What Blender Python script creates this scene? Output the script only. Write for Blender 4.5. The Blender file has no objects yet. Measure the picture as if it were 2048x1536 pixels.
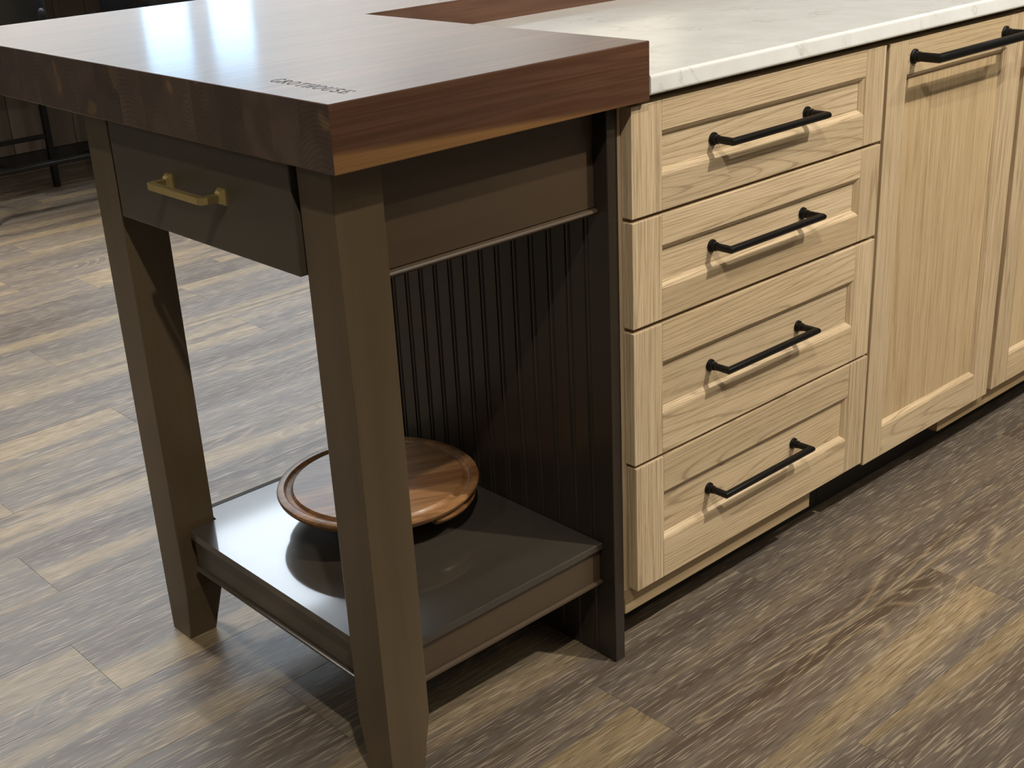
import bpy, bmesh, math, random
from mathutils import Vector, Matrix
random.seed(7)
PI = math.pi
S = bpy.context.scene
COL = S.collection

# ------------------------------------------------------------------ camera
CAM = dict(pos=(-1.25604006, -1.19930992, 1.20800292),
           r=(0.73696221, -0.6740919, -0.04986799),
           u=(0.30224339, 0.26264408, 0.91633347),
           f=(0.60459543, 0.6903754, -0.39729858), fl=2601.05, u0=1009.6, v0=806.4)
cd = bpy.data.cameras.new('camera')
cam = bpy.data.objects.new('camera', cd)
COL.objects.link(cam)
R = Matrix((CAM['r'], CAM['u'], tuple(-a for a in CAM['f']))).transposed()
cam.matrix_world = Matrix.Translation(CAM['pos']) @ R.to_4x4()
cd.sensor_width = 36.0
cd.lens = CAM['fl'] / 2048 * 36.0
cd.shift_x = (1024 - CAM['u0']) / 2048
cd.shift_y = (CAM['v0'] - 768) / 2048
cd.clip_start = 0.02
S.camera = cam

# ------------------------------------------------------------------ world and exposure
S.view_settings.view_transform = 'Standard'
S.view_settings.look = 'None'
S.view_settings.gamma = 1.0
S.view_settings.use_curve_mapping = False
S.view_settings.exposure = 0.34
w = bpy.data.worlds.new('world')
S.world = w
w.use_nodes = True
w.node_tree.nodes['Background'].inputs[0].default_value = (0.62, 0.78, 1.0, 1)
w.node_tree.nodes['Background'].inputs[1].default_value = 0.3

# ------------------------------------------------------------------ lamps: downlights over the aisle, added left fill and wall washers
def spot(x, y, z, tx, ty, tz, power, col, size=1.5, blend=.6, rad=.035):
    l = bpy.data.lights.new('downlight_beam', 'SPOT')
    l.energy = power; l.color = col; l.spot_size = size; l.spot_blend = blend; l.shadow_soft_size = rad
    o = bpy.data.objects.new('downlight_beam', l); COL.objects.link(o)
    o.location = (x, y, z)
    o.rotation_euler = (Vector((tx, ty, tz)) - Vector((x, y, z))).to_track_quat('-Z', 'Y').to_euler()
    return o
WARM = (1.0, 0.92, 0.79)
LIGHTS = [(-1.12, -1.35, 2.86, -.45, -.05, .6, 104, WARM, 1.5, .6, .03),
          (1.00, -1.75, 2.86, 1.08, 0., .5, 215, WARM, 1.12, .7, .035),
          (2.40, -1.60, 2.86, 2.1, .0, .5, 90, WARM, 1.3, .6, .04),
          (-0.45, 2.7, 2.86, -0.35, 2.2, 0., 340, (1.0, .95, .86), 1.5, .8, .25),
          (-2.9, 0.1, 2.86, -.5, .3, .7, 19, WARM, 1.5, .6, .04),  # weak fill added on the left to light the brass pull
          (2.2, 6.7, 2.86, 2.2, 8., 1.7, 130, WARM, 1.9, .8, .06),  # from here on: wall washers added to brighten the back wall's reflection
          (5.2, 6.7, 2.86, 5.2, 8., 1.7, 130, WARM, 1.9, .8, .06),
          (7.0, 6.2, 2.86, 7.3, 8., 1.9, 150, WARM, 1.9, .8, .06)]
for a in LIGHTS:
    spot(*a)
CEIL_PANEL = 9.0     # strength of the cool ceiling panels
WINDOW = 5.5        # strength of the daylight panes

# ------------------------------------------------------------------ node helpers
def mat(name, rough=.5, metal=0., coat=0., spec=.5):
    m = bpy.data.materials.new(name); m.use_nodes = True
    b = m.node_tree.nodes['Principled BSDF']
    b.inputs['Roughness'].default_value = rough
    b.inputs['Metallic'].default_value = metal
    b.inputs['Coat Weight'].default_value = coat
    b.inputs['Specular IOR Level'].default_value = spec
    return m, m.node_tree, b
def lin(c):
    f = lambda v: v / 12.92 if v <= .04045 else ((v + .055) / 1.055) ** 2.4
    return tuple(f(v / 255) for v in c) + (1,)
def nd(t, typ, **k):
    n = t.nodes.new(typ)
    for a, v in k.items(): setattr(n, a, v)
    return n
def math_(t, op, a, b=None):
    n = nd(t, 'ShaderNodeMath', operation=op)
    for i, v in enumerate((a, b)):
        if v is None: continue
        if isinstance(v, (int, float)): n.inputs[i].default_value = v
        else: t.links.new(v, n.inputs[i])
    return n.outputs[0]
def ramp(t, fac, stops, interp='LINEAR'):
    n = nd(t, 'ShaderNodeValToRGB'); cr = n.color_ramp; cr.interpolation = interp
    while len(cr.elements) < len(stops): cr.elements.new(.5)
    for e, (p, c) in zip(cr.elements, stops):
        e.position = p; e.color = c if len(c) == 4 else (*c, 1)
    t.links.new(fac, n.inputs[0]); return n.outputs[0]
def gray(v): return (v, v, v, 1)
def mix(t, fac, a, b, mode='MIX'):
    n = nd(t, 'ShaderNodeMix', data_type='RGBA', blend_type=mode)
    for i, v in ((0, fac), (6, a), (7, b)):
        if isinstance(v, (int, float)): n.inputs[i].default_value = v
        elif isinstance(v, tuple): n.inputs[i].default_value = v
        else: t.links.new(v, n.inputs[i])
    return n.outputs[2]
def coords(t, axis, stretch, seedmul=1.0):
    """object-space coordinates, compressed along the grain, shifted per object"""
    tc = nd(t, 'ShaderNodeTexCoord'); oi = nd(t, 'ShaderNodeObjectInfo')
    sc = [1, 1, 1]; sc['XYZ'.index(axis)] = stretch
    mp = nd(t, 'ShaderNodeMapping'); mp.inputs['Scale'].default_value = sc
    t.links.new(tc.outputs['Object'], mp.inputs['Vector'])
    cb = nd(t, 'ShaderNodeCombineXYZ')
    for i, k in enumerate((31.7, 57.3, 83.1)):
        t.links.new(math_(t, 'MULTIPLY', oi.outputs['Random'], k * seedmul), cb.inputs[i])
    ad = nd(t, 'ShaderNodeVectorMath', operation='ADD')
    t.links.new(mp.outputs[0], ad.inputs[0]); t.links.new(cb.outputs[0], ad.inputs[1])
    return ad.outputs[0], oi.outputs['Random'], tc
def noise(t, vec, scale, detail=2., rough=.5, dist=0.):
    n = nd(t, 'ShaderNodeTexNoise')
    n.inputs['Scale'].default_value = scale; n.inputs['Detail'].default_value = detail
    n.inputs['Roughness'].default_value = rough; n.inputs['Distortion'].default_value = dist
    t.links.new(vec, n.inputs['Vector']); return n.outputs['Fac']
def bump(t, b, h, strength, dist=.001):
    n = nd(t, 'ShaderNodeBump'); n.inputs['Strength'].default_value = strength
    n.inputs['Distance'].default_value = dist
    t.links.new(h, n.inputs['Height']); t.links.new(n.outputs[0], b.inputs['Normal'])

def wood(name, axis, light, dark, line, ring_scale=5., rings=14., ringamt=.5, stretch=.12, fibre=500., fibreamt=.25,
         tone=.2, rough=.5, coat=0., bumpamt=.15, thin=False):
    m, t, b = mat(name, rough, coat=coat)
    v, rnd, tc = coords(t, axis, stretch)
    n1 = noise(t, v, ring_scale, 2., .45, .3)
    k = math_(t, 'MULTIPLY', n1, rings)
    pp = math_(t, 'PINGPONG', k, .5)                   # 0..0.5
    if thin:
        jag = noise(t, coords(t, axis, .3)[0], 160., 2., .6)
        pp = math_(t, 'ADD', pp, math_(t, 'MULTIPLY', math_(t, 'SUBTRACT', jag, .5), .16))
        lines = ramp(t, pp, [(0, gray(1)), (.05, gray(.75)), (.10, gray(.18)), (.3, gray(0))])
    else:
        lines = ramp(t, pp, [(0, gray(1)), (.055, gray(.75)), (.16, gray(.22)), (.5, gray(0))])
    v2, _, _ = coords(t, axis, .012)
    fb = noise(t, v2, fibre, 3., .65)
    v3, _, _ = coords(t, axis, .08, 1.7)
    br = noise(t, v3, 9., 3., .55)
    base = mix(t, ramp(t, br, [(.3, gray(0)), (.7, gray(1))]), light, dark)
    # per-object tone
    tn = nd(t, 'ShaderNodeHueSaturation')
    t.links.new(base, tn.inputs['Color'])
    t.links.new(math_(t, 'ADD', math_(t, 'MULTIPLY', rnd, tone), 1 - tone / 2), tn.inputs['Value'])
    mod = noise(t, v3, 4., 2.)
    la = math_(t, 'MULTIPLY', lines, math_(t, 'MULTIPLY', ramp(t, mod, [(.3, gray(.35)), (.65, gray(1))]), ringamt))
    c1 = mix(t, la, tn.outputs[0], line)
    fa = ramp(t, fb, [(.35, gray(1)), (.55, gray(0))])
    c2 = mix(t, math_(t, 'MULTIPLY', fa, fibreamt), c1, line)
    t.links.new(c2, b.inputs['Base Color'])
    bump(t, b, math_(t, 'SUBTRACT', fb, math_(t, 'MULTIPLY', lines, .3)), bumpamt, .0006)
    return m

OAK = {'X': wood('light_oak_x', 'X', lin((213, 192, 160)), lin((194, 172, 138)), lin((134, 112, 82)),
                 ring_scale=7., rings=44., ringamt=.66, stretch=.06, fibre=620., fibreamt=.5, tone=.16, rough=.5, thin=True),
       'Z': wood('light_oak_z', 'Z', lin((213, 192, 160)), lin((194, 172, 138)), lin((136, 113, 84)),
                 ring_scale=14., rings=16., ringamt=.55, stretch=.03, fibre=620., fibreamt=.6, tone=.16, rough=.5, thin=True)}
OAKQ = wood('light_oak_panel', 'Z', lin((207, 184, 146)), lin((190, 166, 128)), lin((138, 112, 80)),
            ring_scale=12., rings=16., ringamt=.4, stretch=.025, fibre=620., fibreamt=.6, tone=.1, rough=.5, thin=True)
OAKE = wood('light_oak_edge', 'X', lin((172, 150, 116)), lin((150, 128, 94)), lin((112, 90, 60)),
            ring_scale=10., rings=14., ringamt=.3, stretch=.05, fibreamt=.35, tone=.05, rough=.55)
STAIN = {a: wood('dark_stain_' + a.lower(), a, lin(dict(X=(86, 71, 55), Y=(84, 77, 66), Z=(105, 90, 67))[a]), lin(dict(X=(73, 59, 45), Y=(74, 67, 57), Z=(91, 76, 55))[a]), lin((60, 48, 36)),
                 ring_scale=6., rings=6., ringamt=.10, stretch=.08, fibreamt=.12, tone=.12, rough=.36, coat=.25, bumpamt=.03) for a in 'XYZ'}
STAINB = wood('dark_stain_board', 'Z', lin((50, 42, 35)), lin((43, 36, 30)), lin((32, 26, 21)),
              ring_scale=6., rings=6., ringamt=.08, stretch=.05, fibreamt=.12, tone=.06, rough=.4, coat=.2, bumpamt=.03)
for mm in list(STAIN.values()) + [STAINB]:
    mm.node_tree.nodes['Principled BSDF'].inputs['Coat Roughness'].default_value = .16

def walnut():
    m, t, b = mat('walnut_long_grain', .45, coat=.36, spec=.4)
    b.inputs['Coat Roughness'].default_value = .13
    v, rnd, tc = coords(t, 'X', .07)
    n1 = noise(t, v, 9., 3., .5, .25)
    k = math_(t, 'MULTIPLY', n1, 16.)
    pp = math_(t, 'PINGPONG', k, .5)
    lines = ramp(t, pp, [(0, gray(1)), (.12, gray(.55)), (.3, gray(.1)), (.5, gray(0))])
    v2, _, _ = coords(t, 'X', .01)
    fb = noise(t, v2, 330., 3., .65)
    base = ramp(t, noise(t, v, 6., 3.), [(.3, lin((114, 79, 57))), (.6, lin((95, 64, 46)))])
    tn = nd(t, 'ShaderNodeHueSaturation'); t.links.new(base, tn.inputs['Color'])
    t.links.new(math_(t, 'ADD', math_(t, 'MULTIPLY', rnd, .3), .85), tn.inputs['Value'])
    c1 = mix(t, math_(t, 'MULTIPLY', lines, .45), tn.outputs[0], lin((58, 37, 25)))
    fa = ramp(t, fb, [(.38, gray(1)), (.56, gray(0))])
    c2 = mix(t, math_(t, 'MULTIPLY', fa, .6), c1, lin((54, 34, 23)))
    # pale sapwood streak low on some staves
    sp = nd(t, 'ShaderNodeSeparateXYZ'); t.links.new(tc.outputs['Object'], sp.inputs[0])
    wob = math_(t, 'MULTIPLY', noise(t, v, 5., 1.), .03)
    zz = math_(t, 'ADD', sp.outputs['Z'], math_(t, 'ADD', wob, math_(t, 'MULTIPLY', math_(t, 'MAXIMUM', math_(t, 'MINIMUM', sp.outputs['X'], .26), -.26), .055)))
    sap = ramp(t, zz, [(0., gray(1)), (.006, gray(0))])      # z offset set below
    sap_shift = math_(t, 'ADD', zz, .0185)
    t.links.new(sap_shift, sap.node.inputs[0])
    c3 = mix(t, math_(t, 'MULTIPLY', sap, .75), c2, lin((152, 112, 66)))
    c3b = mix(t, math_(t, 'MULTIPLY', fa, .25), c3, lin((110, 66, 36)))
    t.links.new(c3b, b.inputs['Base Color'])
    bump(t, b, fb, .06, .0005)
    return m
WALNUT = walnut()
def endgrain():
    m, t, b = mat('walnut_end_grain', .45)
    tc = nd(t, 'ShaderNodeTexCoord'); oi = nd(t, 'ShaderNodeObjectInfo')
    sp = nd(t, 'ShaderNodeSeparateXYZ'); t.links.new(tc.outputs['Object'], sp.inputs[0])
    r = oi.outputs['Random']
    cy = math_(t, 'SUBTRACT', math_(t, 'MULTIPLY', r, .16), .08)
    cz = math_(t, 'SUBTRACT', math_(t, 'MULTIPLY', math_(t, 'FRACT', math_(t, 'MULTIPLY', r, 7.3)), .24), .16)
    dy = math_(t, 'SUBTRACT', sp.outputs['Y'], cy); dz = math_(t, 'MULTIPLY', math_(t, 'SUBTRACT', sp.outputs['Z'], cz), .7)
    dd = math_(t, 'SQRT', math_(t, 'ADD', math_(t, 'MULTIPLY', dy, dy), math_(t, 'MULTIPLY', dz, dz)))
    nn = noise(t, tc.outputs['Object'], 22., 2.)
    dn = math_(t, 'ADD', math_(t, 'MULTIPLY', dd, 240.), math_(t, 'MULTIPLY', nn, 2.5))
    lines = ramp(t, math_(t, 'PINGPONG', dn, .5), [(0, gray(1)), (.2, gray(.3)), (.5, gray(0))])
    cb = nd(t, 'ShaderNodeCombineXYZ')
    t.links.new(math_(t, 'MULTIPLY', r, 40), cb.inputs[0])
    ad = nd(t, 'ShaderNodeVectorMath', operation='ADD')
    t.links.new(tc.outputs['Object'], ad.inputs[0]); t.links.new(cb.outputs[0], ad.inputs[1])
    base = ramp(t, noise(t, ad.outputs[0], 16., 2.), [(.35, lin((104, 86, 74))), (.55, lin((86, 70, 60))), (.66, lin((92, 74, 62))), (.70, lin((128, 102, 74)))])
    tn = nd(t, 'ShaderNodeHueSaturation'); t.links.new(base, tn.inputs['Color'])
    t.links.new(math_(t, 'ADD', math_(t, 'MULTIPLY', math_(t, 'FRACT', math_(t, 'MULTIPLY', r, 5.1)), .5), .75), tn.inputs['Value'])
    c = mix(t, math_(t, 'MULTIPLY', lines, .5), tn.outputs[0], lin((50, 38, 32)))
    t.links.new(c, b.inputs['Base Color'])
    return m
ENDG = endgrain()

def floor_mat(name='vinyl_plank'):
    m, t, b = mat(name, .42)
    v, rnd, tc = coords(t, 'X', .045)
    streak = noise(t, v, 13., 2.2, .5, .25)
    tonev, _, _ = coords(t, 'X', .11, 2.3)
    tone = noise(t, tonev, 3.6, 1.5, .5, .2)
    c0 = ramp(t, streak, [(.32, lin((78, 64, 53))), (.41, lin((94, 81, 69))), (.49, lin((108, 98, 88))), (.56, lin((136, 119, 92))), (.66, lin((148, 130, 102))), (.78, lin((98, 84, 70)))])
    c1 = mix(t, ramp(t, tone, [(.44, gray(0)), (.56, gray(.72))]), c0, lin((102, 94, 87)))
    tn = nd(t, 'ShaderNodeHueSaturation'); t.links.new(c1, tn.inputs['Color'])
    t.links.new(math_(t, 'ADD', math_(t, 'MULTIPLY', rnd, .26), .84), tn.inputs['Value'])
    # cathedral lines
    vc, _, _ = coords(t, 'X', .22, 3.1)
    kk = math_(t, 'MULTIPLY', noise(t, vc, 4.5, 1.5, .5, .5), 26.)
    cat = ramp(t, math_(t, 'PINGPONG', kk, .5), [(0, gray(1)), (.10, gray(.3)), (.2, gray(0))])
    where = ramp(t, noise(t, tonev, 5.0, 1.), [(.53, gray(0)), (.60, gray(1))])
    cm = math_(t, 'MULTIPLY', math_(t, 'MULTIPLY', cat, where), .38)
    c2 = mix(t, cm, tn.outputs[0], lin((188, 166, 132)))
    vf, _, _ = coords(t, 'X', .05)
    f1 = noise(t, vf, 430., 1.5, .55)
    f2 = noise(t, vf, 340., 1.5, .55)
    dark = ramp(t, f1, [(.38, gray(1)), (.47, gray(0))])
    lite = ramp(t, f2, [(.57, gray(0)), (.64, gray(1))])
    c3 = mix(t, math_(t, 'MULTIPLY', dark, .5), c2, lin((62, 50, 42)))
    c4 = mix(t, math_(t, 'MULTIPLY', lite, .42), c3, lin((186, 172, 150)))
    t.links.new(c4, b.inputs['Base Color'])
    rr = nd(t, 'ShaderNodeMapRange'); t.links.new(f1, rr.inputs[0])
    rr.inputs[3].default_value = .50; rr.inputs[4].default_value = .34
    t.links.new(rr.outputs[0], b.inputs['Roughness'])
    bump(t, b, math_(t, 'ADD', f1, math_(t, 'MULTIPLY', f2, .5)), .35, .0007)
    return m
FLOOR = floor_mat()

def stone():
    m, t, b = mat('white_stone', .22, coat=.2)
    tc = nd(t, 'ShaderNodeTexCoord')
    n = noise(t, tc.outputs['Object'], 5., 5., .6, 1.2)
    vein = ramp(t, math_(t, 'ABSOLUTE', math_(t, 'SUBTRACT', n, .5)), [(0, gray(1)), (.012, gray(.2)), (.04, gray(0))])
    vm = ramp(t, noise(t, tc.outputs['Object'], 9., 3.), [(.45, gray(0)), (.65, gray(.4))])
    c0 = ramp(t, noise(t, tc.outputs['Object'], 14., 4., .6), [(.3, lin((238, 241, 242))), (.7, lin((228, 230, 230)))])
    c = mix(t, math_(t, 'MULTIPLY', vein, vm), c0, lin((168, 160, 150)))
    t.links.new(c, b.inputs['Base Color'])
    return m
STONE = stone()

def plain(name, c, rough=.5, metal=0., coat=0., var=.06, scale=30.):
    m, t, b = mat(name, rough, metal, coat)
    tc = nd(t, 'ShaderNodeTexCoord')
    c = lin(c)
    n = noise(t, tc.outputs['Object'], scale, 3.)
    lo = tuple(x * (1 - var) for x in c[:3]) + (1,); hi = tuple(min(1, x * (1 + var)) for x in c[:3]) + (1,)
    t.links.new(ramp(t, n, [(.3, lo), (.7, hi)]), b.inputs['Base Color'])
    return m
BLACK = plain('black_metal', (26, 25, 25), .38, .6)
BRASS = plain('polished_brass', (244, 222, 156), .36, 1.)
LEATHER = plain('dark_upholstery', (44, 44, 45), .55, 0, scale=60)
PAINT = plain('wall_paint', (206, 200, 190), .7)
CEIL = plain('ceiling_paint', (222, 220, 216), .8)
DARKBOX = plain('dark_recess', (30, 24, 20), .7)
BARTOP = plain('bar_top', (40, 42, 46), .35)
BARWOOD = wood('bar_wood', 'Z', lin((112, 98, 86)), lin((90, 78, 68)), lin((60, 50, 42)), stretch=.06, rings=8., ringamt=.3, tone=.2)
SOOT = plain('burned_mark', (34, 24, 22), .9)
ACACIA = None
def acacia():
    m, t, b = mat('acacia_wood', .42, coat=.12)
    b.inputs['Coat Roughness'].default_value = .2
    v, rnd, tc = coords(t, 'X', .12)
    n1 = noise(t, v, 12., 3., .5, .4)
    pp = math_(t, 'PINGPONG', math_(t, 'MULTIPLY', n1, 10.), .5)
    lines = ramp(t, pp, [(0, gray(1)), (.2, gray(.3)), (.5, gray(0))])
    base = ramp(t, rnd, [(0, lin((134, 92, 54))), (.5, lin((156, 112, 70))), (1, lin((182, 138, 92)))])
    c = mix(t, math_(t, 'MULTIPLY', lines, .42), base, lin((74, 38, 16)))
    v2, _, _ = coords(t, 'X', .02)
    fa = ramp(t, noise(t, v2, 300., 2.), [(.38, gray(1)), (.55, gray(0))])
    c = mix(t, math_(t, 'MULTIPLY', fa, .25), c, lin((80, 44, 20)))
    t.links.new(c, b.inputs['Base Color']); return m
ACACIA = acacia()
def emit(name, c, s):
    m, t, b = mat(name)
    b.inputs['Base Color'].default_value = (*c, 1)
    b.inputs['Emission Color'].default_value = (*c, 1)
    b.inputs['Emission Strength'].default_value = s
    return m
PANELM = emit('ceiling_panel_glow', (.80, .90, 1.0), CEIL_PANEL)
FRONTFILL = emit('front_fill_glow', (1., .93, .82), 3.2)  # glow of the unseen panel added for soft front fill
PANEM = emit('daylight_pane', (.46, .72, 1.0), WINDOW)
LAMPM = emit('lamp_glow', (1., .85, .62), 12.)

# ------------------------------------------------------------------ mesh helpers
WORLD = {}
def link(name, me, parent, origin):
    o = bpy.data.objects.new(name, me); COL.objects.link(o)
    WORLD[o.name] = Vector(origin)
    if parent is not None:
        o.parent = parent; o.location = Vector(origin) - WORLD[parent.name]
    else:
        o.location = origin
    return o
def finish(name, bm, mats, parent=None, smooth=False, origin=None, fix=True):
    """bmesh in world coordinates -> one object with its origin at the middle of its bounds"""
    if fix: bmesh.ops.recalc_face_normals(bm, faces=bm.faces)
    if origin is None:
        xs = [v.co for v in bm.verts]
        origin = Vector([(min(c[i] for c in xs) + max(c[i] for c in xs)) / 2 for i in range(3)])
    origin = Vector(origin)
    bmesh.ops.translate(bm, verts=bm.verts, vec=-origin)
    me = bpy.data.meshes.new(name); bm.to_mesh(me); bm.free()
    for mt in (mats if isinstance(mats, (list, tuple)) else [mats]): me.materials.append(mt)
    if smooth:
        me.polygons.foreach_set('use_smooth', [True] * len(me.polygons))
        me.set_sharp_from_angle(angle=math.radians(38))
    return link(name, me, parent, origin)
def thing(name, label, cat, loc, group=None):
    o = bpy.data.objects.new(name, None); COL.objects.link(o); o.location = loc
    o.empty_display_size = .05
    WORLD[o.name] = Vector(loc); o['label'] = label; o['category'] = cat
    if group: o['group'] = group
    return o
def tag(o, label=None, cat=None, group=None, kind=None):
    for k, v in (('label', label), ('category', cat), ('group', group), ('kind', kind)):
        if v: o[k] = v
    return o
def bm_box(bm, x0, x1, y0, y1, z0, z1, bev=0., seg=2):
    vs = [bm.verts.new(c) for c in ((x0, y0, z0), (x1, y0, z0), (x1, y1, z0), (x0, y1, z0), (x0, y0, z1), (x1, y0, z1), (x1, y1, z1), (x0, y1, z1))]
    fs = [bm.faces.new([vs[i] for i in f]) for f in ((3, 2, 1, 0), (4, 5, 6, 7), (0, 1, 5, 4), (1, 2, 6, 5), (2, 3, 7, 6), (3, 0, 4, 7))]
    if bev > 0:
        es = list({e for f in fs for e in f.edges})
        bmesh.ops.bevel(bm, geom=es, offset=bev, segments=seg, profile=.5, affect='EDGES')
    return fs
def box(name, x0, x1, y0, y1, z0, z1, m, parent=None, bev=.0008, seg=2, smooth=False):
    bm = bmesh.new(); bm_box(bm, x0, x1, y0, y1, z0, z1, bev, seg)
    return finish(name, bm, m, parent, smooth)
def prism(bm, pts, a0, a1, axis='X'):
    """polygon (u,v) extruded along an axis; axis X: pts=(y,z); Y: pts=(x,z); Z: pts=(x,y)"""
    def P(p, a):
        return {'X': (a, p[0], p[1]), 'Y': (p[0], a, p[1]), 'Z': (p[0], p[1], a)}[axis]
    A = [bm.verts.new(P(p, a0)) for p in pts]; B = [bm.verts.new(P(p, a1)) for p in pts]
    bm.faces.new(A); bm.faces.new(B[::-1]); n = len(pts)
    for i in range(n): bm.faces.new((A[i], A[(i + 1) % n], B[(i + 1) % n], B[i]))
def tube(bm, path, r, n=16, caps=True, square=False, up=Vector((0, 0, 1))):
    path = [Vector(p) for p in path]; rings = []
    for i, p in enumerate(path):
        d0 = (p - path[i - 1]).normalized() if i else (path[1] - p).normalized()
        d1 = (path[i + 1] - p).normalized() if i < len(path) - 1 else d0
        t = (d0 + d1).normalized(); c = max(.3, t.dot(d0))
        side = d0.cross(up)
        if side.length < 1e-3: side = d0.cross(Vector((1, 0, 0)))
        side.normalize(); upv = side.cross(d0).normalized()
        ring = []
        for k in range(n):
            a = 2 * PI * (k + (.5 if square else 0)) / n
            rr = r * (math.sqrt(2) if square else 1)
            q = side * math.cos(a) * rr + upv * math.sin(a) * rr      # in plane normal to d0
            q = q - t * (q.dot(t)) / 1.0 if False else q - d0 * (q.dot(t) / d0.dot(t))
            ring.append(bm.verts.new(p + q))
        rings.append(ring)
    for a, b in zip(rings, rings[1:]):
        for k in range(n): bm.faces.new((a[k], a[(k + 1) % n], b[(k + 1) % n], b[k]))
    if caps: bm.faces.new(rings[0][::-1]); bm.faces.new(rings[-1])
def lathe(bm, prof, c, axis='Z', n=32, sgn=1):
    rings = []
    for r, h in prof:
        if r < 1e-6:
            p = {'Z': (c[0], c[1], c[2] + h), 'Y': (c[0], c[1] + sgn * h, c[2]), 'X': (c[0] + sgn * h, c[1], c[2])}[axis]
            rings.append([bm.verts.new(p)]); continue
        ring = []
        for k in range(n):
            a = 2 * PI * k / n; u, v = r * math.cos(a), r * math.sin(a)
            p = {'Z': (c[0] + u, c[1] + v, c[2] + h), 'Y': (c[0] + u, c[1] + sgn * h, c[2] + v), 'X': (c[0] + sgn * h, c[1] + u, c[2] + v)}[axis]
            ring.append(bm.verts.new(p))
        rings.append(ring)
    for a, b in zip(rings, rings[1:]):
        if len(a) == 1 and len(b) == 1: continue
        if len(a) == 1:
            for k in range(n): bm.faces.new((a[0], b[k], b[(k + 1) % n]))
        elif len(b) == 1:
            for k in range(n): bm.faces.new((a[k], a[(k + 1) % n], b[0]))
        else:
            for k in range(n): bm.faces.new((a[k], a[(k + 1) % n], b[(k + 1) % n], b[k]))

# ------------------------------------------------------------------ room shell
X0, X1, Y0, Y1, ZC = -4.6, 8.0, -3.6, 8.0, 2.95
fl = box('floor', X0, X1, Y0, Y1, -.12, -.006, FLOOR, None, 0, smooth=False)
tag(fl, kind='structure')
PITCH, YB, LEN = .1807, -.0222, 1.235
known = {-1: -.067, -2: .585, 0: .350, 1: -.41, 3: -.593, 5: -.53, -3: .093, 12: .525 - LEN, 13: .75}
bm0 = bmesh.new(); bm_box(bm0, -LEN / 2 + .0001, LEN / 2 - .0001, -PITCH / 2 + .0001, PITCH / 2 - .0001, -.0052, 0, .00035, 1)
plank_me = bpy.data.meshes.new('plank'); bm0.to_mesh(plank_me); bm0.free(); plank_me.materials.append(FLOOR)
cnt = 0
for k in range(-9, 28):
    off = known.get(k, random.uniform(0, LEN))
    n0 = math.floor((-1.9 - off) / LEN)
    y = YB + PITCH * (k + .5)
    xend = 2.4 if y < 1 else 4.0
    for j in range(n0, n0 + 8):
        xs = off + j * LEN
        if xs > xend or cnt >= 298: break
        link('plank', plank_me, fl, (xs + LEN / 2, y, 0)); cnt += 1
for nm, a in (('wall_left', (X0 - .12, X0, Y0, Y1, 0, ZC)), ('wall_right', (X1, X1 + .12, Y0, Y1, 0, ZC)), ('wall_front', (X0, X1, Y0 - .12, Y0, 0, ZC))):
    tag(box(nm, *a, PAINT, None, 0, smooth=False), kind='structure')
tag(box('ceiling', X0, X1, Y0, Y1, ZC, ZC + .1, CEIL, None, 0, smooth=False), kind='structure')
# back wall with two window openings
wins = [(3.42, 3.86, .9, 2.22), (3.98, 4.42, .9, 2.22)]
bm = bmesh.new()
xs = [X0, 3.42, 3.86, 3.98, 4.42, X1]
bm_box(bm, X0, 3.42, Y1, Y1 + .12, 0, ZC); bm_box(bm, 3.86, 3.98, Y1, Y1 + .12, 0, ZC); bm_box(bm, 4.42, X1, Y1, Y1 + .12, 0, ZC)
for a in wins:
    bm_box(bm, a[0], a[1], Y1, Y1 + .12, 0, a[2]); bm_box(bm, a[0], a[1], Y1, Y1 + .12, a[3], ZC)
tag(finish('wall_back', bm, PAINT, None, fix=False), kind='structure')
for i, a in enumerate(wins):
    bm = bmesh.new()
    t_ = .03
    bm_box(bm, a[0], a[1], Y1 - .01, Y1 + .09, a[2], a[2] + t_); bm_box(bm, a[0], a[1], Y1 - .01, Y1 + .09, a[3] - t_, a[3])
    bm_box(bm, a[0], a[0] + t_, Y1 - .01, Y1 + .09, a[2] + t_, a[3] - t_); bm_box(bm, a[1] - t_, a[1], Y1 - .01, Y1 + .09, a[2] + t_, a[3] - t_)
    wo = finish('window_%d' % (i + 1), bm, PAINT, None, fix=False); tag(wo, kind='structure')
    box('pane', a[0] + t_, a[1] - t_, Y1 + .03, Y1 + .04, a[2] + t_, a[3] - t_, PANEM, wo, 0)
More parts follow.
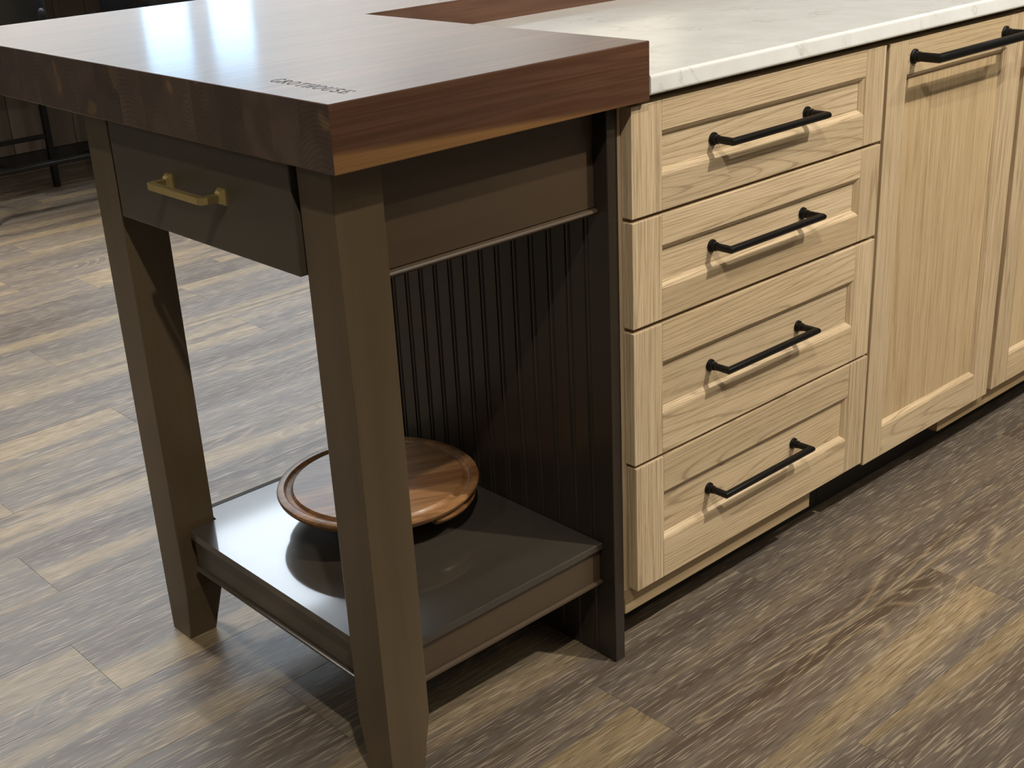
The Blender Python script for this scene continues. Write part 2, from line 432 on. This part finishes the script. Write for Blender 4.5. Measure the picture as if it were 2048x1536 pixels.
# ceiling panels (the front one added as fill) and downlights (some added)
for px, py in ((2.3, 4.6), (3.9, 4.6), (2.3, 6.3), (3.9, 6.3), (.6, 4.6), (.9, -2.7)):
    t_ = thing('ceiling_panel_light', 'square ceiling panel light, cool white behind, added warm fill in front', 'ceiling light', (px, py, ZC), 'panel lights in the ceiling')
    bm = bmesh.new(); s = .6
    for a in ((px - s, px + s, py - s, py - s + .03), (px - s, px + s, py + s - .03, py + s), (px - s, px - s + .03, py - s + .03, py + s - .03), (px + s - .03, px + s, py - s + .03, py + s - .03)):
        bm_box(bm, *a, ZC - .02, ZC)
    finish('frame', bm, CEIL, t_)
    box('diffuser', px - s + .03, px + s - .03, py - s + .03, py + s - .03, ZC - .012, ZC - .002, PANELM if py > 0 else FRONTFILL, t_, 0)
for a in LIGHTS:
    t_ = thing('downlight', 'round recessed downlight with a warm lamp, some added as fill', 'ceiling light', (a[0], a[1], ZC), 'round downlights in the ceiling')
    bm = bmesh.new(); lathe(bm, [(.055, -.001), (.055, -.02), (.075, -.024), (.08, -.02), (.08, -.001)], (a[0], a[1], ZC), n=24)
    finish('trim_ring', bm, CEIL, t_, smooth=True)
    bm = bmesh.new(); lathe(bm, [(0, -.012), (.05, -.012), (.05, -.004), (0, -.004)], (a[0], a[1], ZC), n=24)
    finish('lamp', bm, LAMPM, t_, smooth=True)

# ------------------------------------------------------------------ prep table (dark stained end of the island)
LX0, LY0, LW = -.4418, .0052, .0704
FY0, FY1 = .5513, .6217
ZB = .8803
tbl = thing('prep_table', 'dark stained wooden table with tapered legs, brass pulled drawer and low shelf', 'table', (-.22, .31, 0))
def leg(x0, y0, inx, iny):
    """square leg, tapered on the two inner faces below z=.1; inx/iny = side on which the inner face lies"""
    x1, y1 = x0 + LW, y0 + LW
    levels = [(0.0, 1.), (.097, 0.), (ZB, 0.)]
    bm = bmesh.new(); rings = []
    for z, k in levels:
        a0, a1, b0, b1 = x0, x1, y0, y1
        if inx > 0: a1 -= .020 * k
        else: a0 += .020 * k
        if iny > 0: b1 -= .020 * k
        else: b0 += .014 * k
        rings.append([bm.verts.new(c) for c in ((a0, b0, z), (a1, b0, z), (a1, b1, z), (a0, b1, z))])
    for a, b in zip(rings, rings[1:]):
        for i in range(4): bm.faces.new((a[i], a[(i + 1) % 4], b[(i + 1) % 4], b[i]))
    bm.faces.new(rings[0][::-1]); bm.faces.new(rings[-1])
    es = [e for e in bm.edges if abs(e.verts[0].co.z - e.verts[1].co.z) > .01]
    bmesh.ops.bevel(bm, geom=es, offset=.0015, segments=2, profile=.5, affect='EDGES')
    return finish('leg', bm, STAIN['Z'], tbl)
leg(LX0, LY0, 1, 1)
leg(LX0, FY0, 1, -1)
AY = .0252
fa = box('apron', LX0 + LW, -.0005, AY, AY + .02, .7375, ZB, STAIN['X'], tbl)
bm = bmesh.new()
prism(bm, [(AY + .014, .7275), (AY - .003, .7275), (AY - .0058, .7292), (AY - .007, .732), (AY - .0058, .7348), (AY - .003, .7365), (AY + .014, .7365)], LX0 + LW, -.0006, 'X')
finish('bead', bm, STAIN['X'], fa, True)
box('apron', LX0 + LW, -.0005, .598, .616, .7375, ZB, STAIN['X'], tbl)
# drawer at the end
DX = -.4478
dr = box('drawer', DX, DX + .019, .0825, .5345, .7385, .8765, STAIN['Y'], tbl, .0015)
box('drawer_box', DX + .0192, -.06, .092, .527, .752, .862, DARKBOX, dr, 0)
bm = bmesh.new()
hz, hy0, hy1, hx = .8135, .239, .372, DX - .031
def sqbar(bm, path, h):
    tube(bm, path, h, 4, True, True)
tube(bm, [(DX - .003, hy0, hz), (hx + .006, hy0, hz), (hx + .001, hy0 + .0015, hz), (hx, hy0 + .006, hz), (hx, hy1 - .006, hz), (hx + .001, hy1 - .0015, hz), (hx + .006, hy1, hz), (DX - .003, hy1, hz)], .0045, 4, True, True)
for hy in (hy0, hy1):
    a = [(.0085, 0), (.0085, -.0025), (.0048, -.0095)]
    rings = []
    for s_, dx in a:
        rings.append([bm.verts.new((DX + dx, hy + s_ * p, hz + s_ * q * 1.25)) for p, q in ((-1, -1), (1, -1), (1, 1), (-1, 1))])
    for p, q in zip(rings, rings[1:]):
        for i in range(4): bm.faces.new((p[i], p[(i + 1) % 4], q[(i + 1) % 4], q[i]))
    bm.faces.new(rings[0][::-1]); bm.faces.new(rings[-1])
bmesh.ops.bevel(bm, geom=[e for e in bm.edges if e.calc_face_angle(0) > .5], offset=.0007, segments=2, profile=.5, affect='EDGES')
tag(finish('handle', bm, BRASS, dr), 'square brass bar pull with flared feet')
# low shelf with rails and beads
SZ = .2096
SX, SY, SYB = -.4250, .0238, .5855
cl = .0015
def rounded(pts_r, n=5):
    out = []
    m_ = len(pts_r)
    for i, (x, y, r) in enumerate(pts_r):
        p = Vector((x, y)); a = Vector(pts_r[i - 1][:2]); b = Vector(pts_r[(i + 1) % m_][:2])
        if r == 0: out.append((x, y)); continue
        da = (a - p).normalized(); db = (b - p).normalized()
        for k in range(n + 1):
            s_ = k / n
            q0 = p + da * r * (1 - s_); q1 = p + db * r * s_
            q = q0.lerp(q1, s_); out.append((q.x, q.y))
    return out
poly = rounded([(LX0 + LW + cl, SY, .003), (-.0008, SY, 0), (-.0008, SYB, 0), (LX0 + LW + cl, SYB, 0), (LX0 + LW + cl, FY0 - .011, 0),
                (SX, FY0 - .011, .010), (SX, LY0 + LW + cl, .003), (LX0 + LW + cl, LY0 + LW + cl, 0)])
bm = bmesh.new(); prism(bm, poly, SZ - .0125, SZ, 'Z')
top = [e for e in bm.edges if all(v.co.z > SZ - .0126 for v in e.verts) and abs(e.verts[0].co.z - e.verts[1].co.z) < 1e-6]
bmesh.ops.bevel(bm, geom=top, offset=.0042, segments=4, profile=.5, affect='EDGES', clamp_overlap=True)
STOP = wood('dark_stain_shelf', 'X', lin((70, 65, 58)), lin((60, 55, 48)), lin((46, 39, 33)), ring_scale=6., rings=6., ringamt=.08, stretch=.06,
            fibreamt=.08, tone=.02, rough=.30, coat=.7, bumpamt=.01)
STOP.node_tree.nodes['Principled BSDF'].inputs['Coat Roughness'].default_value = .07
sh = finish('shelf', bm, STOP, tbl)
RB = SZ - .0142
box('rail', LX0 + LW + cl, -.0008, SY + .0065, SY + .023, .1425, RB, STAIN['X'], sh)
box('rail', SX + .0065, SX + .023, LY0 + LW + cl, FY0 - .013, .1425, RB, STAIN['Y'], sh)
box('rail', LX0 + LW + cl, -.0008, SYB - .02, SYB - .004, .1425, RB, STAIN['X'], sh)
box('back_gap_shade', LX0 + LW + cl, -.0008, SYB + .0005, SYB + .012, .16, SZ - .001, DARKBOX, sh, 0)  # dark strip standing in for the shade in the gap behind
bm = bmesh.new()
prism(bm, [(SY + .02, .1355), (SY + .005, .1355), (SY + .0010, .1372), (SY + .0005, .139), (SY + .0010, .141), (SY + .005, .1425), (SY + .02, .1425)], LX0 + LW + cl, -.0009, 'X')
finish('bead', bm, STAIN['X'], sh, True)
bm = bmesh.new()
prism(bm, [(SX + .02, .1355), (SX + .005, .1355), (SX + .0015, .1372), (SX + .0005, .139), (SX + .0015, .141), (SX + .005, .1425), (SX + .02, .1425)], LY0 + LW + cl, FY0 - .013, 'Y')
finish('bead', bm, STAIN['Y'], sh, True)

# ------------------------------------------------------------------ beadboard end panel
ep = thing('beadboard_panel', 'dark stained beadboard end panel between the table and the light oak cabinets', 'panel', (.0103, .31, 0))
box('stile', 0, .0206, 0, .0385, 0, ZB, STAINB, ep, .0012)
BW = .0385
def board_bm():
    bm = bmesh.new()
    w_ = BW; g = .0022
    pts = [(0.0002, .0206), (0.0002, g + .0012), (.0012, g), (.0022, g - .0013), (.0036, .0006), (.0052, .0002), (.0068, .0006), (.0082, .0017), (.0092, g + .0006), (.0102, g + .0004), (.0112, .0002), (w_ - .0016, .0), (w_ - .0002, .0016), (w_ - .0002, .0206)]
    A = [bm.verts.new((x - .0103, y - w_ / 2, 0)) for y, x in pts]; B = [bm.verts.new((x - .0103, y - w_ / 2, ZB)) for y, x in pts]
    bm.faces.new(A[::-1]); bm.faces.new(B); n = len(pts)
    for i in range(n): bm.faces.new((A[i], A[(i + 1) % n], B[(i + 1) % n], B[i]))
    bmesh.ops.recalc_face_normals(bm, faces=bm.faces)
    me = bpy.data.meshes.new('board'); bm.to_mesh(me); bm.free(); me.materials.append(STAINB); return me
bme = board_bm()
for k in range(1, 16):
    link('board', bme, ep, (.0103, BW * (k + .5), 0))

# ------------------------------------------------------------------ walnut butcher block (L shaped), a stave each
BX0, BX1, BY0, BYI, BYB, BZ0, BZ1 = -.4604, .0521, -.0313, .5870, 1.0969, ZB, .9581
bb = thing('butcher_block_top', 'thick walnut butcher block top in an L shape with end grain on its near end', 'worktop', (-.2, .3, BZ0))
edges = [BY0, .029, .088, .146, .203, .262, .330, .392, .457, .522, BYI, .650, .712, .772, .836, .898, .960, 1.020, BYB]
for i, (a, b) in enumerate(zip(edges, edges[1:])):
    xr = BX1 if b <= BYI + 1e-6 else 2.3
    bm = bmesh.new(); g = .00005
    bm_box(bm, BX0, xr, a + g, b - g, BZ0, BZ1)
    bm.edges.ensure_lookup_table()
    sel = []; thin_ = []
    for e in bm.edges:
        c = (e.verts[0].co + e.verts[1].co) / 2
        d = e.verts[1].co - e.verts[0].co
        if abs(d.x) > .1 and ((abs(c.y - a - g) < 1e-6 and i == 0) or (abs(c.y - b + g) < 1e-6 and i == len(edges) - 2)): sel.append(e)
        elif abs(d.y) > .01: sel.append(e)
        elif abs(d.x) > .1 and c.z > BZ1 - .001: thin_.append(e)
        elif abs(d.z) > .05 and ((i == 0 and c.y < a + .001)): sel.append(e)
    bmesh.ops.bevel(bm, geom=sel, offset=.0016, segments=3, profile=.5, affect='EDGES')
    thin_ = [e for e in thin_ if e.is_valid]
    bmesh.ops.bevel(bm, geom=thin_, offset=.0005, segments=1, profile=.5, affect='EDGES')
    bm.normal_update()
    for f in bm.faces:
        f.material_index = 1 if abs(f.normal.x) > .8 else 0
    bmesh.ops.recalc_face_normals(bm, faces=bm.faces)
    finish('stave', bm, [WALNUT, ENDG], bb, fix=False)
# burned lettering: reads from the end of the block, up = +X, runs towards -Y
def stroke_font():
    F = {}
    th, tn, sf = .17, .075, .07
    def V(x, y0=0, y1=1, w_=th): return ('l', x, y0, x, y1, w_)
    def H(x0, x1, y, w_=tn): return ('l', x0, y, x1, y, w_)
    def se(x, y): return H(x - .15, x + .15, y, sf)
    def arc(cx, cy, rx, ry, a0, a1, w_=.12): return ('a', cx, cy, rx, ry, a0, a1, w_)
    F['G'] = [arc(.5, .5, .40, .46, 40, 330, .13), V(.78, .08, .42), H(.6, .95, .42)]
    F['R'] = [V(.2), se(.2, .03), se(.2, .97), H(.2, .55, .965), H(.2, .55, .5), arc(.52, .735, .22, .23, -90, 90, .13), ('l', .5, .5, .86, .03, .15), H(.75, .98, .03, sf)]
    F['O'] = [arc(.5, .5, .40, .46, 0, 360, .13)]
    F['T'] = [V(.5), se(.5, .03), H(.08, .92, .965), ('l', .1, .97, .1, .78, sf), ('l', .9, .97, .9, .78, sf)]
    F['H'] = [V(.2), V(.8), H(.2, .8, .5), se(.2, .03), se(.2, .97), se(.8, .03), se(.8, .97)]
    F['U'] = [V(.2, .35, 1), V(.8, .35, 1, tn), se(.2, .97), se(.8, .97), arc(.5, .36, .3, .33, 180, 360, .11)]
    F['S'] = [arc(.5, .73, .27, .23, 20, 270, .13), arc(.5, .27, .29, .24, -160, 90, .13), ('l', .77, .95, .77, .75, sf), ('l', .21, .05, .21, .25, sf)]
    F['E'] = [V(.22), H(.1, .85, .965), H(.1, .9, .035), H(.22, .65, .5), ('l', .84, .97, .84, .78, sf), ('l', .89, .03, .89, .24, sf), ('l', .65, .6, .65, .4, sf)]
    return F
FNT = stroke_font()
bm = bmesh.new()
TY0, TY1, TXB, TH = .163, .006, -.4115, .0185
adv = (TY0 - TY1) / 9
for i, ch in enumerate('GROTHOUSE'):
    hh = TH * (1.12 if i == 0 else 1.0)
    for s_ in FNT[ch]:
        if s_[0] == 'l':
            path = [(s_[1], s_[2]), (s_[3], s_[4])]; ww = s_[5]
        else:
            _, cx, cy, rx, ry, a0, a1, ww = s_
            path = [(cx + rx * math.cos(math.radians(a0 + (a1 - a0) * k / 14)), cy + ry * math.sin(math.radians(a0 + (a1 - a0) * k / 14))) for k in range(15)]
        wpx = [(TXB + v * hh, TY0 - adv * (i + .06 + u * .88)) for u, v in path]
        lw = ww * adv * .78
        for (xa, ya), (xb, yb) in zip(wpx, wpx[1:]):
            d = Vector((xb - xa, yb - ya)); 
            if d.length < 1e-7: continue
            d.normalize(); n_ = Vector((-d.y, d.x)) * lw / 2; e_ = d * lw * .15
            q = [(xa - e_.x + n_.x, ya - e_.y + n_.y), (xa - e_.x - n_.x, ya - e_.y - n_.y), (xb + e_.x - n_.x, yb + e_.y - n_.y), (xb + e_.x + n_.x, yb + e_.y + n_.y)]
            prism(bm, q, BZ1 - .0003, BZ1 + .00012, 'Z')
tag(finish('lettering', bm, SOOT, bb), 'burned brand lettering in dark capitals')

# ------------------------------------------------------------------ stone worktop
bm = bmesh.new()
bm_box(bm, BX1 + .0006, 2.3, -.0325, BYI - .0006, .8866, .9139)
es = [e for e in bm.edges if abs((e.verts[0].co - e.verts[1].co).x) > .5 and e.verts[0].co.y < 0]
bmesh.ops.bevel(bm, geom=es, offset=.0045, segments=4, profile=.5, affect='EDGES')
tag(finish('stone_worktop', bm, STONE, None), 'white veined stone worktop lying over the light oak cabinets', 'worktop')

# ------------------------------------------------------------------ light oak base cabinets
def front(parent, name, x0, x1, z0, z1, ix0, ix1, iz0, iz1, grain, dx=0., yf=-.02):
    """five piece drawer front / door in the plane y=yf (front) .. 0"""
    x0 += dx; x1 += dx; ix0 += dx; ix1 += dx
    bmw = .0082; rec = .0085
    th = .0195
    pn = box(name, ix0 - .004, ix1 + .004, yf + rec, yf + th - .001, iz0 - .004, iz1 + .004, OAK['X'] if grain == 'X' else OAKQ, parent, 0)
    for a, b in ((x0, ix0), (ix1, x1)):
        box('stile', a, b, yf, yf + th, z0, z1, OAK['Z'], pn, .0011)
    for a, b in ((z0, iz0), (iz1, z1)):
        box('rail', ix0 + .0001, ix1 - .0001, yf + .0001, yf + th, a, b, OAK['X'], pn, .0009)
    # mitred sloping moulding round the panel: two on X grain, two on Z grain
    def mould(pts_o, pts_i, m_):
        bm = bmesh.new()
        y1, y2, y3 = yf + .0012, yf + .0035, yf + rec - .0001
        def lerp(k): return [(o_[0] + (i_[0] - o_[0]) * k, o_[1] + (i_[1] - o_[1]) * k) for o_, i_ in zip(pts_o, pts_i)]
        prof = [(0, y1), (.22, y1 + .0006), (.5, y2), (.78, y3 - .002), (.86, y3 - .0018), (1., y3), (0, y3 + .0005)]
        rows = []
        for k, y in prof:
            rows.append([bm.verts.new((p[0], y, p[1])) for p in lerp(k)])
        n = len(rows)
        for i in range(n):
            a, b = rows[i], rows[(i + 1) % n]; bm.faces.new((a[0], a[1], b[1], b[0]))
        bm.faces.new([r_[0] for r_ in rows]); bm.faces.new([r_[1] for r_ in rows][::-1])
        finish('moulding', bm, m_, pn)
    o4 = [(ix0, iz0), (ix1, iz0), (ix1, iz1), (ix0, iz1)]
    i4 = [(ix0 + bmw, iz0 + bmw), (ix1 - bmw, iz0 + bmw), (ix1 - bmw, iz1 - bmw), (ix0 + bmw, iz1 - bmw)]
    for k in range(4):
        a, b = k, (k + 1) % 4
        mould((o4[a], o4[b]), (i4[a], i4[b]), OAK['X'] if k % 2 == 0 else OAK['Z'])
    return pn
def bar_handle(parent, xa, xb, z, r, proj, ros, yf):
    bm = bmesh.new()
    y = yf - proj
    tube(bm, [(xa, yf, z), (xa, y, z), (xb, y, z), (xb, yf, z)], r, 20)
    for x in (xa, xb):
        lathe(bm, [(0, 0), (ros, 0), (ros, .0022), (ros * .93, .0034), (ros * .72, .0042), (ros * .66, .0085), (ros * .70, .0100), (0, .0100)], (x, yf, z), 'Y', 24, -1)
    return tag(finish('handle', bm, BLACK, parent, True), 'matt black round bar pull on two discs')

BASEG = 'light oak base cabinets of the island'
c1 = thing('drawer_cabinet', 'light oak base cabinet with four drawers and black bar pulls, beside the dark panel', 'cabinet', (.33, .3, 0), BASEG)
box('carcass', .0208, .640, .0003, .58, .108, .8745, OAK['Z'], c1, 0)
box('base_board', .0214, .5068, -.0012, .018, .0805, .1235 - .0, OAKE, c1, .001)
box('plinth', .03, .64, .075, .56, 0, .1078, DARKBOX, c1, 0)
DR = [(.7204, .8745, .7715, .8325, 0), (.5590, .7148, .6060, .6690, 0), (.3430, .5525, .4090, .4920, .0005), (.1256, .3375, .1920, .2765, .003)]
hz = [.799, .640, .449, .2355]
for (z0, z1, i0, i1, dx), z in zip(DR, hz):
    p = front(c1, 'drawer', .0268, .6338, z0, z1, .0885, .5790, i0, i1, 'X', dx)
    bar_handle(p, .2085 + dx * .3, .4335 + dx * .3, z, .0057, .0365, .0098, -.0116)
c2 = thing('door_cabinet', 'light oak base cabinet with one tall door and a thick black pull near its top', 'cabinet', (.87, .3, 0), BASEG)
box('carcass', .641, 1.0960, .0003, .58, .119, .8745, OAK['Z'], c2, 0)
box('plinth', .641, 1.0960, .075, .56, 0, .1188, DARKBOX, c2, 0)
box('base_board', .9355, 1.0960, -.0012, .018, .0795, .1200, OAKE, c2, .001)
p = front(c2, 'door', .6430, 1.0874, .1180, .8745, .6990, 1.0290, .1770, .8175, 'Z')
bar_handle(p, .7165, 1.0150, .8455, .0078, .046, .0125, -.0200)
c3 = thing('door_cabinet', 'light oak cabinet at the right edge, only a corner of its door showing', 'cabinet', (1.35, .3, 0), BASEG)
box('carcass', 1.0966, 1.70, .0003, .58, .119, .8745, OAK['Z'], c3, 0)
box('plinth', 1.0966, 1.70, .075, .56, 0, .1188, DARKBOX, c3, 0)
box('base_board', 1.0966, 1.70, -.0012, .018, .0795, .1200, OAKE, c3, .001)
p = front(c3, 'door', 1.1044, 1.69, .1215, .8745, 1.164, 1.63, .181, .8175, 'Z')
bar_handle(p, 1.18, 1.61, .8455, .0078, .046, .0125, -.0200)
c4 = thing('door_cabinet', 'light oak cabinet at the far right end of the island, past the others', 'cabinet', (2.0, .3, 0), BASEG)
box('carcass', 1.702, 2.28, .0003, .58, .119, .8745, OAK['Z'], c4, 0)
box('plinth', 1.702, 2.28, .075, .56, 0, .1188, DARKBOX, c4, 0)
box('base_board', 1.702, 2.28, -.0012, .018, .0795, .1200, OAKE, c4, .001)
front(c4, 'door', 1.706, 2.27, .1215, .8745, 1.766, 2.21, .181, .8175, 'Z')

# ------------------------------------------------------------------ round serving board on the shelf
TC = (-.1754, .3542); TZ = .2739; TR = .163
sb = thing('serving_board', 'round reddish wooden serving board with juice groove, on the low table shelf', 'board', (TC[0], TC[1], SZ))
prof = [(0, -.022), (.10, -.022), (.142, -.020), (.155, -.0155), (.1615, -.009), (.163, -.0045), (.1618, -.0012), (.159, 0), (.1515, 0), (.1500, -.0012), (.1475, -.0048), (.1440, -.0060), (.1405, -.0048), (.138, -.0012), (.1365, 0), (0, 0)]
ang = math.radians(-24)          # the glued strips run this way
cuts = [-.17, -.105, -.062, -.018, .03, .078, .088, .17]
full = bmesh.new(); lathe(full, prof, (TC[0], TC[1], TZ), 'Z', 96)
dirn = Vector((math.cos(ang), math.sin(ang), 0)); nrm = Vector((-math.sin(ang), math.cos(ang), 0))
for a, b in zip(cuts, cuts[1:]):
    bm = full.copy()
    for off, sgn in ((a, 1), (b, -1)):
        co = Vector((TC[0], TC[1], TZ)) + nrm * off
        g = bm.verts[:] + bm.edges[:] + bm.faces[:]
        r_ = bmesh.ops.bisect_plane(bm, geom=g, plane_co=co, plane_no=nrm * sgn, clear_inner=True)
        ed = [e for e in r_['geom_cut'] if isinstance(e, bmesh.types.BMEdge)]
        if ed: bmesh.ops.holes_fill(bm, edges=ed)
    # local frame turned so that X runs along the strip
    bmesh.ops.recalc_face_normals(bm, faces=bm.faces)
    mid = Vector((TC[0], TC[1], TZ)) + nrm * (a + b) / 2
    bmesh.ops.translate(bm, verts=bm.verts, vec=-mid)
    bmesh.ops.rotate(bm, verts=bm.verts, cent=(0, 0, 0), matrix=Matrix.Rotation(-ang, 3, 'Z'))
    me = bpy.data.meshes.new('strip'); bm.to_mesh(me); bm.free(); me.materials.append(ACACIA)
    me.polygons.foreach_set('use_smooth', [True] * len(me.polygons)); me.set_sharp_from_angle(angle=math.radians(35))
    o = link('strip', me, sb, mid); o.rotation_euler = (0, 0, ang)
full.free()
bm = bmesh.new()
lathe(bm, [(0, SZ - TZ + .0001), (.072, SZ - TZ + .0001), (.080, SZ - TZ + .004), (.080, SZ - TZ + .010), (.066, -.034), (.070, -.0222), (0, -.0222)], (TC[0], TC[1], TZ), 'Z', 64)
finish('foot', bm, ACACIA, sb, True)
# carved grips under the rim
for ac in (-66, 114):
    bm = bmesh.new(); n = 14; rows = []
    for k in range(n + 1):
        a = math.radians(ac - 26 + 52 * k / n); e_ = math.sin(PI * k / n) ** .5 if 0 < k < n else .05
        ro = .1505 + .009 * e_
        rows.append([bm.verts.new((TC[0] + r_ * math.cos(a), TC[1] + r_ * math.sin(a), TZ + h)) for r_, h in ((.135, -.0205), (ro, -.0170), (ro + .001, -.0215), (ro - .003, -.0275), (.135, -.0275))])
    for a_, b_ in zip(rows, rows[1:]):
        for i in range(5): bm.faces.new((a_[i], a_[(i + 1) % 5], b_[(i + 1) % 5], b_[i]))
    bm.faces.new(rows[0]); bm.faces.new(rows[-1][::-1])
    finish('grip', bm, ACACIA, sb, True)

# ------------------------------------------------------------------ far bar counter and stools
bar = thing('far_bar_counter', 'dark topped bar counter with grey brown board front far behind the island', 'counter', (1.2, 4.6, 0))
box('body', -.8, 3.4, 4.33, 4.95, .02, .90, DARKBOX, bar, 0)
for k in range(30):
    x = -.8 + .14 * k
    box('board', x + .001, x + .139, 4.31, 4.33, .08, .90, BARWOOD, bar, .002, 1)
box('kick_board', -.8, 3.4, 4.322, 4.33, 0, .079, DARKBOX, bar, 0)
box('top', -.85, 3.45, 3.98, 5.0, .90, .94, BARTOP, bar, .004)
def stool(cx, label):
    t_ = thing('bar_stool', label, 'stool', (cx, 3.73, 0), 'bar stools at the far counter')
    h = .2115
    for sx in (-1, 1):
        for sy in (-1, 1):
            bm = bmesh.new(); x = cx + sx * h; y = 3.73 + sy * .2
            bm_box(bm, x - .012, x + .012, y - .012, y + .012, 0, .655, .002, 1)
            finish('leg', bm, BLACK, t_)
    box('footrest', cx - h + .012, cx + h - .012, 3.53 - .012, 3.53 + .035, .178, .190, BLACK, t_, .002)
    box('rung', cx - h + .012, cx + h - .012, 3.93 - .009, 3.93 + .009, .20, .218, BLACK, t_, .002)
    bm = bmesh.new(); tube(bm, [(cx - .1, 3.55, .184), (cx - h + .005, 3.92, .209)], .008, 8); finish('brace', bm, BLACK, t_, True)
    bm = bmesh.new(); bm_box(bm, cx - .15, cx + .15, 3.56, 3.88, .656, .735, .03, 3); finish('seat', bm, LEATHER, t_, True)
    # curved backrest shell
    bm = bmesh.new(); n = 16; rows = []
    for k in range(-1, n + 2):
        kk = min(max(k, 0), n)
        a = PI * (.5 + 1.0 * (kk / n - .5)) + PI      # half ring open towards +Y, arms run straight back
        ca, sa = math.cos(a), math.sin(a) + (.9 if k != kk else 0)
        rows.append([bm.verts.new((cx + r_ * ca, 3.72 + r_ * sa * 1.0, z)) for r_, z in ((.185, .62), (.19, .70), (.185, 1.0), (.175, 1.02), (.155, 1.0), (.155, .62))])
    for a_, b_ in zip(rows, rows[1:]):
        for i in range(6): bm.faces.new((a_[i], a_[(i + 1) % 6], b_[(i + 1) % 6], b_[i]))
    bm.faces.new(rows[0]); bm.faces.new(rows[-1][::-1])
    finish('backrest', bm, LEATHER, t_, True)
stool(.6645, 'black legged bar stool with dark seat, left one seen past the table end')
stool(1.36, 'dark bar stool whose back just shows beyond the block corner, right of the other')
